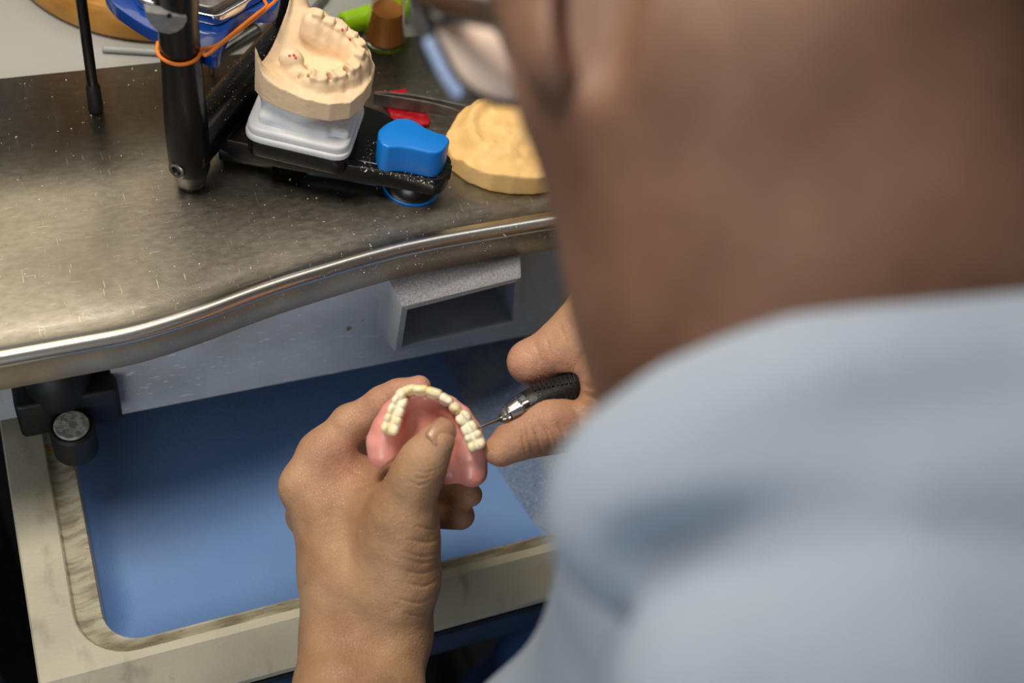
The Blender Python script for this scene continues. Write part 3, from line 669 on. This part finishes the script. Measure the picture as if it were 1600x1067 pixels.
# (px, py, width mm, depth mm, angle of the arch tangent on screen, kind)
teeth = [(612, 662, 10.0, 8.6, -72, 'm'), (619, 641, 7.4, 8.2, -66, 'p'), (625, 627, 6.6, 7.6, -56, 'p'), (627, 616, 6.8, 5.8, -50, 'c'),
         (640, 609.5, 6.6, 4.2, -18, 'i'), (656, 609.5, 7.8, 4.4, 3, 'i'), (677, 614.5, 7.8, 4.4, 17, 'i'), (696, 625, 6.6, 4.4, 33, 'i'),
         (711, 638, 6.8, 5.6, 44, 'c'), (724, 653, 6.6, 7.4, 50, 'p'), (733, 669, 7.0, 7.8, 58, 'p'), (742, 688, 9.2, 8.6, 68, 'm')]
for (px, py, wd_, dp_, ang, kd) in teeth:
    a = math.radians(ang); t = CX*math.cos(a)+CY*math.sin(a); n_ = -CX*math.sin(a)*-1+CY*math.cos(a)*-1      # tangent and outward normal
    c = P(px, py, .606); t = t/np.linalg.norm(t); n_ = n_/np.linalg.norm(n_); w_ = -CZ
    fl = Field(c-.009, c+.009, .00045); wd2, dp2 = wd_/1820, dp_/1860
    if kd in 'mp':
        fl.box(c-w_*.002, (t, n_, w_), (wd2, dp2, .0052), .0030)
        for sx in (-1, 1):
            for sy in ((-1, 1)):
                if kd == 'p' and sx > 0: continue
                cc = c+w_*.0026+n_*sy*dp2*.52+(t*sx*wd2*.48 if kd == 'm' else 0)
                fl.ell(cc, (t, n_, w_), (wd2*(.46 if kd == 'm' else .8), dp2*.46, .0024), .0012)
        fl.cap(c+w_*.0042-t*wd2*.7, c+w_*.0042+t*wd2*.7, .0008, .0008, .0012, cut=True)
        if kd == 'm': fl.cap(c+w_*.0042-n_*dp2*.7, c+w_*.0042+n_*dp2*.7, .0007, .0007, .0012, cut=True)
    elif kd == 'c':
        fl.ell(c-w_*.001, (t, n_, w_), (wd2, dp2, .0062), .001)
    else:
        fl.box(c-w_*.0015+n_*.0008, (t, n_, w_), (wd2, dp2*.80, .0056), .0018)
        fl.ell(c-w_*.001-n_*.001, (t, n_, w_), (wd2*.85, dp2*.9, .0045), .0015)
        fl.ell(c+w_*.0030-n_*.0026, (t, n_, w_), (wd2*.6, dp2*.55, .0030), .0015, cut=True)
    V, Q = fl.mesh(3); V = V+value_noise(V, 500, 31)[:, None]*.0005*(-CZ); link('tooth', V, Q, M['tooth'], dn)

# ================================================================== HANDPIECE
hA, hB = P(741.5, 670.5, .607), P(905, 604, .634); hd = (hB-hA); hL = np.linalg.norm(hd); hd /= hL
hp = thing('handpiece', 'slim rotary handpiece with black ribbed grip held in the right hand', 'handpiece', tuple(hA))
tt = lambda x: (x-741.5)/(905-741.5)*hL
lathe('bur', [(0, .0001), (.001, .0005), (tt(763), .0009), (tt(783), .0013), (tt(786), .0013)], hA, hd, M['steel'], hp, n=16)
lathe('collet', [(tt(781), 0.0023), (tt(785), 0.0033), (tt(786), 0.0028), (tt(788), 0.0042), (tt(790), 0.0047), (tt(791), 0.0037), (tt(793), 0.0053), (tt(806), 0.0073), (tt(807), 0.0066), (tt(809), 0.0066), (tt(810), 0.0076), (tt(818), 0.0082), (tt(819), 0.0077)], hA, hd, M['chrome'], hp, n=40)
grip = lathe('grip', [(tt(818), 0.0077), (tt(820), 0.0084), (tt(836), 0.0094), (tt(870), 0.0097), (tt(900), 0.0097), (tt(930), 0.0096), (tt(1080), 0.0111), (tt(1082), .007)], hA, hd, M['grip'], hp, n=48)
n0 = -CZ-hd*(-CZ@hd); n0 /= np.linalg.norm(n0); b0 = np.cross(hd, n0)
for i in range(12):
    t = tt(836+i*6.2); rg = .0094 if t > tt(842) else .0090
    for k in (0, 1):
        a = math.radians(-62+k*74)+i*.055
        n_ = n0*math.cos(a)+b0*math.sin(a); b2 = np.cross(hd, n_)
        box('rib', (-.0006, -.0030, -.0004), (.0006, .0030, .0011), M['grip'], grip, bv=.0003, fr=(hA+hd*t+n_*rg, np.array([hd*.93+b2*.35, b2*.93-hd*.35, n_])))

# ================================================================== THE PERSON
man = thing('person', 'person seen from behind in a grey-blue work shirt, bent over a denture in their hands', 'person', (.2, -.12, 0))
parts = []
def crease(V, lines, depth, wpx, dmin, dmax):
    """fine folds pressed into the side of the skin that faces the front"""
    c = (V-CAM)@R; px = 800+F*c[:, 0]/c[:, 2]; py = 533.5+F*c[:, 1]/c[:, 2]; ok = (c[:, 2] > dmin) & (c[:, 2] < dmax)
    tot = np.zeros(len(V))
    for ln in lines:
        ln = np.array([p[:2] for p in catmull([(a, b, 0) for a, b in ln], 4)]); best = np.full(len(V), 1e9); tb = np.zeros(len(V))
        for i in range(len(ln)-1):
            a, b = ln[i], ln[i+1]; e = b-a; t = np.clip(((px-a[0])*e[0]+(py-a[1])*e[1])/(e@e), 0, 1)
            dd = np.hypot(px-a[0]-e[0]*t, py-a[1]-e[1]*t); m_ = dd < best; best[m_] = dd[m_]; tb[m_] = ((i+t)/(len(ln)-1))[m_]
        tot = np.maximum(tot, np.exp(-(best/wpx)**2)*np.sin(np.pi*np.clip(tb, .06, .94))**.5)
    return V+(tot*depth*ok)[:, None]*CZ
# --- left hand
LH = [(560, 1190, .600, 98), (568, 1090, .622, 92), (577, 985, .640, 82)]
fl = Field(P(590, 830, .655)-np.array([.085, .105, .115]), P(590, 830, .655)+np.array([.085, .105, .105]), .00080)
chain(fl, [(548, 1250, .585, 78), (540, 1090, .622, 70), (548, 990, .642, 64)], .01)
chain(fl, [(600, 1250, .590, 78), (590, 1090, .626, 68), (604, 990, .646, 62)], .01)
chain(fl, [(530, 1250, .585, 60), (528, 1080, .622, 55), (534, 990, .640, 54), (536, 900, .642, 62), (512, 800, .645, 58)], .012)   # back of the hand
chain(fl, [(590, 990, .648, 66), (578, 890, .650, 66), (545, 800, .655, 54)], .014)
chain(fl, [(612, 985, .640, 56), (622, 900, .632, 60), (624, 836, .622, 56), (630, 795, .615, 47)], .012)    # thumb metacarpal
chain(fl, [(630, 795, .615, 47), (650, 745, .605, 37), (663, 718, .600, 32), (683, 689, .5955, 28)], .008)   # thumb
chain(fl, [(545, 835, .652, 50), (590, 800, .640, 42), (615, 800, .628, 38)], .012)        # web
chain(fl, [(474, 762, .645, 34), (506, 712, .646, 36), (546, 662, .648, 28)], .010)           # index
fl.ell(P(466, 757, .640), (CX, CY, CZ), (.0095, .0115, .009), .006)
chain(fl, [(546, 663, .648, 28), (598, 628, .642, 24), (622, 616, .640, 22.5), (655, 605, .638, 19)], .004)
fl.ell(P(546, 660, .645), (CX, CY, CZ), (.0088, .0085, .0085), .004)
chain(fl, [(482, 805, .665, 36), (545, 735, .680, 30), (585, 700, .676, 26)], .008)          # middle finger, mostly hidden
chain(fl, [(585, 700, .676, 25), (640, 690, .655, 22), (690, 706, .645, 19)], .003)
chain(fl, [(500, 850, .675, 36), (560, 790, .700, 28), (610, 770, .692, 24)], .008)          # ring finger
chain(fl, [(610, 770, .692, 23), (680, 766, .664, 21), (735, 773, .645, 19)], .003)
chain(fl, [(520, 900, .675, 34), (580, 830, .700, 26), (620, 810, .692, 22)], .008)          # little finger
chain(fl, [(620, 812, .692, 22), (676, 804, .668, 21.5), (720, 806, .650, 22)], .003)
fl.cap(P(700, 788, .640), P(760, 789, .634), .0012, .0008, .002, cut=True)
fl.ell(P(560, 765, .655), (CX, CY, CZ), (.030, .018, .016), .012)                             # palm behind the web
V, Q = fl.mesh(3)
V = crease(V, [[(640, 842), (668, 848), (694, 838)], [(632, 862), (664, 870), (694, 858)], [(628, 890), (660, 896), (692, 882)], [(640, 912), (664, 916), (690, 902)], [(626, 938), (658, 942), (686, 926)],
               [(650, 822), (676, 826), (694, 818)], [(634, 958), (660, 962), (684, 948)], [(640, 875), (664, 880), (692, 868)]], .0008, 2.8, .55, .68)
V = crease(V, [[(640, 752), (656, 758), (674, 752)], [(646, 744), (660, 748), (676, 742)], [(650, 735), (664, 739), (680, 735)]], .0004, 2.2, .54, .62)
V = crease(V, [[(576, 748), (560, 742), (540, 728), (520, 716)], [(580, 752), (562, 762), (540, 764)]], .0007, 4.0, .60, .68)
V = crease(V, [[(540, 640), (552, 650), (566, 664)], [(552, 634), (562, 646), (574, 656)]], .0003, 2.4, .60, .66)
V = V+value_noise(V, 120, 21)[:, None]*.0013*CZ+value_noise(V, 420, 22)[:, None]*.00022*CZ
parts.append((V, Q))
# --- right hand
fl = Field(P(960, 575, .655)-np.array([.095, .085, .085]), P(960, 575, .655)+np.array([.11, .085, .085]), .00080)
chain(fl, [(960, 500, .640, 66), (1060, 540, .640, 84), (1180, 580, .632, 84), (1330, 610, .60, 92)], .014)
chain(fl, [(985, 560, .648, 80), (1060, 580, .650, 84), (1180, 600, .640, 84)], .014)
chain(fl, [(980, 620, .640, 62), (1060, 640, .640, 66), (1180, 610, .632, 74)], .014)
chain(fl, [(935, 492, .640, 52), (893, 540, .638, 46), (830, 566, .640, 31)], .010)          # index
chain(fl, [(840, 566, .644, 37), (862, 575, .650, 33), (880, 600, .662, 26)], .006)
fl.ell(P(822, 565, .641), (CX, CY, CZ), (.0090, .0090, .0098), .006)
chain(fl, [(960, 470, .66, 46), (900, 560, .690, 32), (870, 610, .680, 27), (850, 618, .662, 22)], .006)   # middle
chain(fl, [(990, 480, .685, 42), (930, 590, .715, 30), (900, 640, .700, 25)], .006)
chain(fl, [(1010, 510, .70, 38), (960, 620, .725, 27), (930, 660, .71, 23)], .006)
chain(fl, [(985, 640, .634, 56), (930, 655, .628, 43), (890, 662, .624, 38)], .010)        # thumb
chain(fl, [(890, 662, .624, 37), (850, 668, .619, 37), (815, 680, .615, 32), (783, 703, .612, 26.5)], .008)
fl.ell(P(852, 664, .617), (CX, CY, CZ), (.014, .0118, .0105), .006)
chain(fl, [(962, 540, .632, 46), (958, 600, .628, 42), (965, 650, .630, 46)], .010)        # web of the thumb
fl.cap(hA+hd*tt(800), hA+hd*tt(1100), .0094, .0105, .001, cut=True)
fl.ell(P(902, 606, .616), (CX, CY, CZ), (.0055, .0065, .012), .004, cut=True)
chain(fl, [(948, 535, .628, 36), (950, 604, .618, 34), (955, 650, .622, 38)], .008)
V, Q = fl.mesh(3)
V = crease(V, [[(822, 666), (826, 684), (834, 706)], [(832, 662), (840, 682), (848, 708)], [(845, 658), (856, 676), (862, 702)], [(858, 670), (866, 684), (872, 700)], [(872, 662), (880, 676), (884, 694)], [(816, 672), (818, 690), (822, 708)]], .0010, 2.4, .55, .64)
V = crease(V, [[(893, 590), (915, 604), (940, 606), (962, 600)], [(905, 612), (928, 622), (946, 634)], [(898, 580), (908, 560), (922, 540)], [(912, 590), (930, 574), (950, 560)]], .0016, 5, .56, .68)
V = crease(V, [[(836, 536), (842, 556), (840, 578)], [(850, 522), (858, 545), (856, 572)], [(872, 505), (884, 530), (886, 560)]], .0006, 3.4, .56, .68)
V = crease(V, [[(895, 640), (905, 655), (908, 680)], [(915, 640), (925, 660), (925, 680)]], .0009, 4, .56, .68)
V = V+value_noise(V, 120, 23)[:, None]*.0014*CZ+value_noise(V, 420, 24)[:, None]*.00022*CZ
parts.append((V, Q))
# --- head, neck, trunk, arms (coarser)
W = lambda a, b, d: P(a, b, d)
fl = Field((-.16, -.30, .42), (.58, .42, 1.26), .0030)
hc = W(1225, -110, .335)
hdir = W(1225, -110, .335)-W(1310, 660, .33); hdir /= np.linalg.norm(hdir)
hu, hv, hw = frame_of(hdir)
fl.ell(hc+hdir*.035, (CX, CY, CZ), (.078, .070, .085), .01)
fl.ell(W(1080, -40, .36), (CX, CY, CZ), (.060, .055, .070), .012)
chain(fl, [(1225, -60, .345, 430), (1235, 120, .335, 395), (1290, 330, .340, 395), (1400, 640, .365, 350)], .012)
chain(fl, [(1130, 120, .345, 285), (1210, 330, .345, 300), (1340, 560, .350, 280)], .012)
fl.cap(W(910, 40, .335), W(900, 130, .335), .010, .009, .02)
fl.cap(W(935, -140, .285), W(915, 84, .290), .017, .010, .006, cut=True)                 # fold behind the ear
for (a, ra), (b, rb) in [((W(1330, 660, .33), .060), (W(1420, 1100, .37), .072)), ((W(1420, 1100, .37), .072), (np.array([.22, -.06, .72]), .13)), ((np.array([.22, -.06, .72]), .13), (np.array([.22, -.12, .55]), .135))]:
    fl.cap(a, b, ra, rb, .04)
elbL = W(560, 1560, .520)
for a, b in ((W(1150, 1000, .41), W(1041, 1106, .44)), (W(1041, 1106, .44), W(896, 1223, .462)), (W(896, 1223, .462), W(760, 1360, .49)), (W(760, 1360, .49), elbL)): fl.cap(a, b, .034, .034, .01)
fl.cap(elbL, W(556, 1250, .588), .038, .034, .01)
chain(fl, [(548, 1250, .585, 79), (540, 1090, .622, 70), (546, 1010, .640, 60)], .01); chain(fl, [(600, 1250, .590, 79), (590, 1090, .626, 68), (602, 1010, .644, 58)], .01)
elbR = np.array([.44, .16, .80])
fl.cap(W(1560, 820, .36), elbR, .045, .040, .03); fl.cap(elbR, W(1330, 605, .615), .040, .042, .01)
chain(fl, [(1150, 575, .634, 76), (1330, 610, .60, 93)], .014); chain(fl, [(1110, 585, .652, 72), (1180, 600, .640, 84), (1330, 610, .612, 90)], .014); chain(fl, [(1100, 628, .642, 56), (1180, 612, .632, 74), (1330, 610, .605, 90)], .014)
V, Q = fl.mesh(2); parts.append((V, Q))
# left ear: a folded plate standing off the head
fl = Field(W(850, 0, .30)-.06, W(850, 0, .30)+.06, .0014)
eo = W(858, -75, .305); en = CX*.75+CZ*.66; el = np.cross(en, CY)
fl.ell(eo, (en, CY*.98-CX*.17, np.cross(en, CY)), (.0070, .034, .020), .003)
fl.ell(W(868, 78, .302), (CX, CY, CZ), (.0062, .0105, .0080), .006)
fl.ell(W(905, -70, .292), (CX, CY, CZ), (.0065, .030, .014), .003, cut=True)
V, Q = fl.mesh(2); parts.append((V, Q))
off = 0; VV = []; QQ = []
for V, Q in parts: VV.append(V); QQ.append(Q+off); off += len(V)
VV = np.concatenate(VV); QQ = np.concatenate(QQ)
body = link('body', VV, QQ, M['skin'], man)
fl_ = np.zeros(len(VV))
for (a, b, d_, rad, amt) in [(655, 605, .62, .020, .60), (600, 628, .64, .016, .45), (530, 715, .65, .022, .40), (780, 703, .61, .020, .28), (850, 640, .60, .022, .35), (835, 585, .63, .022, .50), (900, 590, .63, .014, .35), (735, 772, .63, .020, .25), (720, 805, .64, .018, .25), (690, 675, .59, .012, .2)]:
    dd = np.linalg.norm(VV-P(a, b, d_), axis=1); fl_ = np.maximum(fl_, amt*np.clip(1.6-dd/rad, 0, 1))
hd_ = np.clip(1-(((VV-CAM)@R)[:, 2]-.40)/.04, 0, 1)  # painted shade: skin grows darker the nearer it lies to the camera
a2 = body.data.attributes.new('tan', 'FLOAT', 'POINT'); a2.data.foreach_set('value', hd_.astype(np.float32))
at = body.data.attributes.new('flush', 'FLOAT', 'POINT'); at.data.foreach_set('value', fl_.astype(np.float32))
# nails
def nail(px, py, d, w_, l_, ang, tilt=(0, 0)):
    a = math.radians(ang); t = CX*math.cos(a)+CY*math.sin(a); s_ = -CX*math.sin(a)+CY*math.cos(a); n_ = -CZ+CX*tilt[0]+CY*tilt[1]; n_ /= np.linalg.norm(n_)
    t = t-n_*(t@n_); t /= np.linalg.norm(t); s_ = np.cross(n_, t); c = P(px, py, d); V = []; Fc = []; n = 9
    for i in range(n):
        for j in range(n):
            u, v = 2*i/(n-1)-1, 2*j/(n-1)-1
            m_ = math.sqrt(max(0, 1-.35*v*v)); x = u*l_*(m_ if u > 0 else 1-.12*v*v); V.append(c+t*x+s_*v*w_*(1-.12*u*u)-n_*(.42*w_*v*v+.10*l_*u*u))
    for i in range(n-1):
        for j in range(n-1): q = i*n+j; Fc.append((q, q+n, q+n+1, q+1))
    o = link('fingernail', V, Fc, M['nail'], body); md = o.modifiers.new('t', 'SOLIDIFY'); md.thickness = .0007; md.offset = -1; return o
nail(694, 676, .5893, .0068, .0075, -42, (.55, -.25))
nail(783, 717, .6065, .0055, .0068, 150, (.15, .95))
# hair: close-cropped shell on the crown
fl = Field(hc-.16, hc+.16, .003)
fl.ell(hc+hdir*.035, (CX, CY, CZ), (.0805, .0875, .0875), .02)
fl.ell(W(1560, -10, .345), (CX, CY, CZ), (.062, .080, .088), .03)
fl.cap(W(980, 30, .34), W(1000, 400, .36), .085, .060, .02, cut=True)
fl.cap(W(1150, 330, .29), W(1500, 420, .30), .062, .055, .03, cut=True)
V, Q = fl.mesh(3); link('hair', V, Q, M['hair'], man)
# --- shirt
fl = Field((-.10, -.30, .50), (.56, .36, 1.18), .0032)
chain(fl, [(1010, 800, .272, 162), (1100, 772, .272, 188), (1250, 760, .272, 245), (1420, 770, .276, 295), (1620, 800, .280, 340), (1850, 850, .30, 360)], .012)        # yoke
chain(fl, [(1170, 1105, .248, 222), (1380, 1080, .248, 285), (1700, 1040, .262, 330)], .003)        # back panel below the fold
for a, ra, b, rb in [(W(1141, 1010, .40), .045, W(1041, 1106, .43), .045), (W(1041, 1106, .43), .045, W(896, 1223, .45), .047), (W(896, 1223, .45), .047, W(760, 1360, .48), .047),
                     (W(1560, 820, .36), .060, elbR, .056)]: fl.cap(a, b, ra, rb, .006)
for a, ra, b, rb in [(W(1330, 900, .37), .090, np.array([.22, -.02, .80]), .13), (np.array([.22, -.02, .80]), .13, np.array([.22, -.12, .58]), .145)]: fl.cap(a, b, ra, rb, .03)
fl.cap(W(1010, 870, .250), W(1330, 775, .232), .004, .0035, .012, cut=True)
fl.ell(W(1350, 640, .232), (CX*.98-CY*.2, CY*.98+CX*.2, CZ), (.050, .008, .010), .012, cut=True)
# neck opening
fl.cap(W(1230, 100, .33), W(1330, 420, .328), .066, .060, .006, cut=True)
V, Q = fl.mesh(3); V += value_noise(V, 26, 3)[:, None]*.003*(-CZ)
link('shirt', V, Q, M['shirt'], man)
# --- trousers, shoes
fl = Field((.02, -.34, .02), (.44, .52, .66), .006)
for sx in (.13, .31):
    k0 = np.array([sx, .255, .435]); fl.cap((sx+.02*(1 if sx < .2 else -1), -.12, .53), k0, .090, .066, .03); fl.cap(k0, (sx, .34, .09), .062, .048, .02)
fl.ell((.22, -.13, .55), I3, (.16, .13, .12), .04)
V, Q = fl.mesh(2); link('trousers', V, Q, M['trouser'], man)
for sx in (.13, .31):
    fl = Field((sx-.07, .24, -.002), (sx+.07, .52, .12), .004); fl.cap((sx, .31, .045), (sx, .45, .035), .042, .034, .01); fl.cap((sx, .335, .09), (sx, .33, .05), .045, .045, .01); fl.box((sx, .3, -.03), I3, (.1, .3, .031), .001, cut=True)
    V, Q = fl.mesh(2); link('shoe', V, Q, M['shoe'], man)
st = thing('stool', 'low round black work stool under the person', 'stool', (.22, -.13, 0))
lathe('seat', [(0, .17), (.01, .185), (.04, .185), (.055, .17)], (.22, -.13, .375), (0, 0, 1), M['black_matt'], st)
lathe('column', [(0, .03), (.36, .025)], (.22, -.13, .02), (0, 0, 1), M['steel'], st)
for i in range(5):
    a = i*1.2566+.3; o = tube('leg', [(.22, -.13, .05), (.22+.13*math.cos(a), -.13+.13*math.sin(a), .04), (.22+.26*math.cos(a), -.13+.26*math.sin(a), .018)], .016, M['black_matt'], st)

# --- spectacles
gl = thing('spectacles', 'brown framed spectacles with large lenses worn by the person', 'glasses', tuple(W(740, 90, .37)))
lo_ = [(676, 38), (700, 32), (735, 31), (765, 36), (790, 60), (815, 100), (832, 145), (825, 162), (800, 164), (765, 157), (735, 142), (712, 118), (694, 84), (680, 55)]
ld = [.372]*len(lo_); q = catmull([P(a, b, .372) for a, b in lo_]+[P(*lo_[0], .372)], 4)[:-1]; n = len(q)
bk_ = [p+CZ*.0016 for p in q]; cc = P(755, 95, .3715)
link('lens', [*q, *bk_, cc-CZ*.0015, cc], [(i, (i+1) % n, n+(i+1) % n, n+i) for i in range(n)]+[((i+1) % n, i, 2*n) for i in range(n)]+[(n+i, n+(i+1) % n, 2*n+1) for i in range(n)], M['lens'], gl)
tube('rim', [*q, q[0]], .0011, M['black_matt'], gl, sub=1, n=8)
tube('temple', [P(655, -20, .375), P(690, 3, .365), P(745, 18, .352), P(800, 25, .335), P(850, 10, .315)], .0042, M['frame'], gl, n=10)
tube('bridge', [P(676, 38, .372), P(662, 15, .378), P(668, -20, .385)], .0016, M['black_matt'], gl)
tube('side_shield', [P(672, 62, .374), P(684, 88, .374), P(702, 122, .374), P(722, 150, .374)], .0026, mat('pale_blue_plastic', (140, 160, 196), None, .3), gl)  # blue reflection along the lens edge, built as a coloured tube
tube('nose_arm', [P(650, -20, .378), P(656, 20, .377), P(668, 60, .376), P(682, 100, .376)], .0032, M['black_matt'], gl)

# ================================================================== DUST (loose grains nobody could count)
def grains(name, pts, size, label, cat='dust'):
    V = []; Fc = []
    for p, s_ in zip(pts, size):
        b = len(V); q = rng.normal(size=(4, 3)); q /= np.linalg.norm(q, axis=1)[:, None]
        V += list(np.array(p)+q*s_); Fc += [(b, b+1, b+2), (b, b+3, b+1), (b, b+2, b+3), (b+1, b+3, b+2)]
    o = link(name, V, Fc, M['dust'], smooth=False); o['kind'] = 'stuff'; return tag(o, label, cat)
pts = []
while len(pts) < 1500:
    x, y = rng.uniform(-.1, .34), rng.uniform(.40, .584)
    if rng.random() < .35 or math.exp(-((x-.16)/.07)**2-((y-.43)/.03)**2) > rng.random(): pts.append((x, y, ZB+.00015))
grains('bench_dust', pts, rng.gamma(2, .00011, len(pts))+.00010, 'fine white plaster dust scattered over the steel bench top')
pts = [(*(np.array([.195, .452])+e1*rng.uniform(-.028, .016)+e2*rng.uniform(-.012, .012)), .8248) for _ in range(420)]
pts += [tuple(pA+z_*.0275+d*rng.uniform(.02, .095)+nrm*.0122*math.sin(a)+z_*.0122*math.cos(a)) for a in rng.uniform(-.9, .9, 160)]
grains('arm_dust', pts, rng.gamma(2, .00012, len(pts))+.00012, 'white plaster dust specks on the black articulator arm')
pts = []
while len(pts) < 420:
    x = rng.uniform(.06, .29); y = float(np.interp(x, xs, ys))
    if rng.random() < .15+.85*math.exp(-((x-.255)/.035)**2)+.4*math.exp(-((x-.17)/.02)**2): pts.append((x, y-.0010, ZB-.010-abs(rng.normal(0, .007))))
pts = [p for p in pts if p[2] > ZB-.028]
grains('rim_dust', pts, rng.gamma(2, .00012, len(pts))+.00012, 'white plaster dust clinging below the polished bench rim')
cc_ = (VV-CAM)@R; ok_ = np.where((cc_[:, 2] > .58) & (cc_[:, 2] < .645))[0]; pk = rng.choice(ok_, 420)
grains('skin_dust', VV[pk]-CZ*.0003, rng.gamma(2, .00008, 420)+.00008, 'fine pale dust specks clinging to the skin of both hands')
for o in bpy.data.objects:
    if '_o' in o: del o['_o']
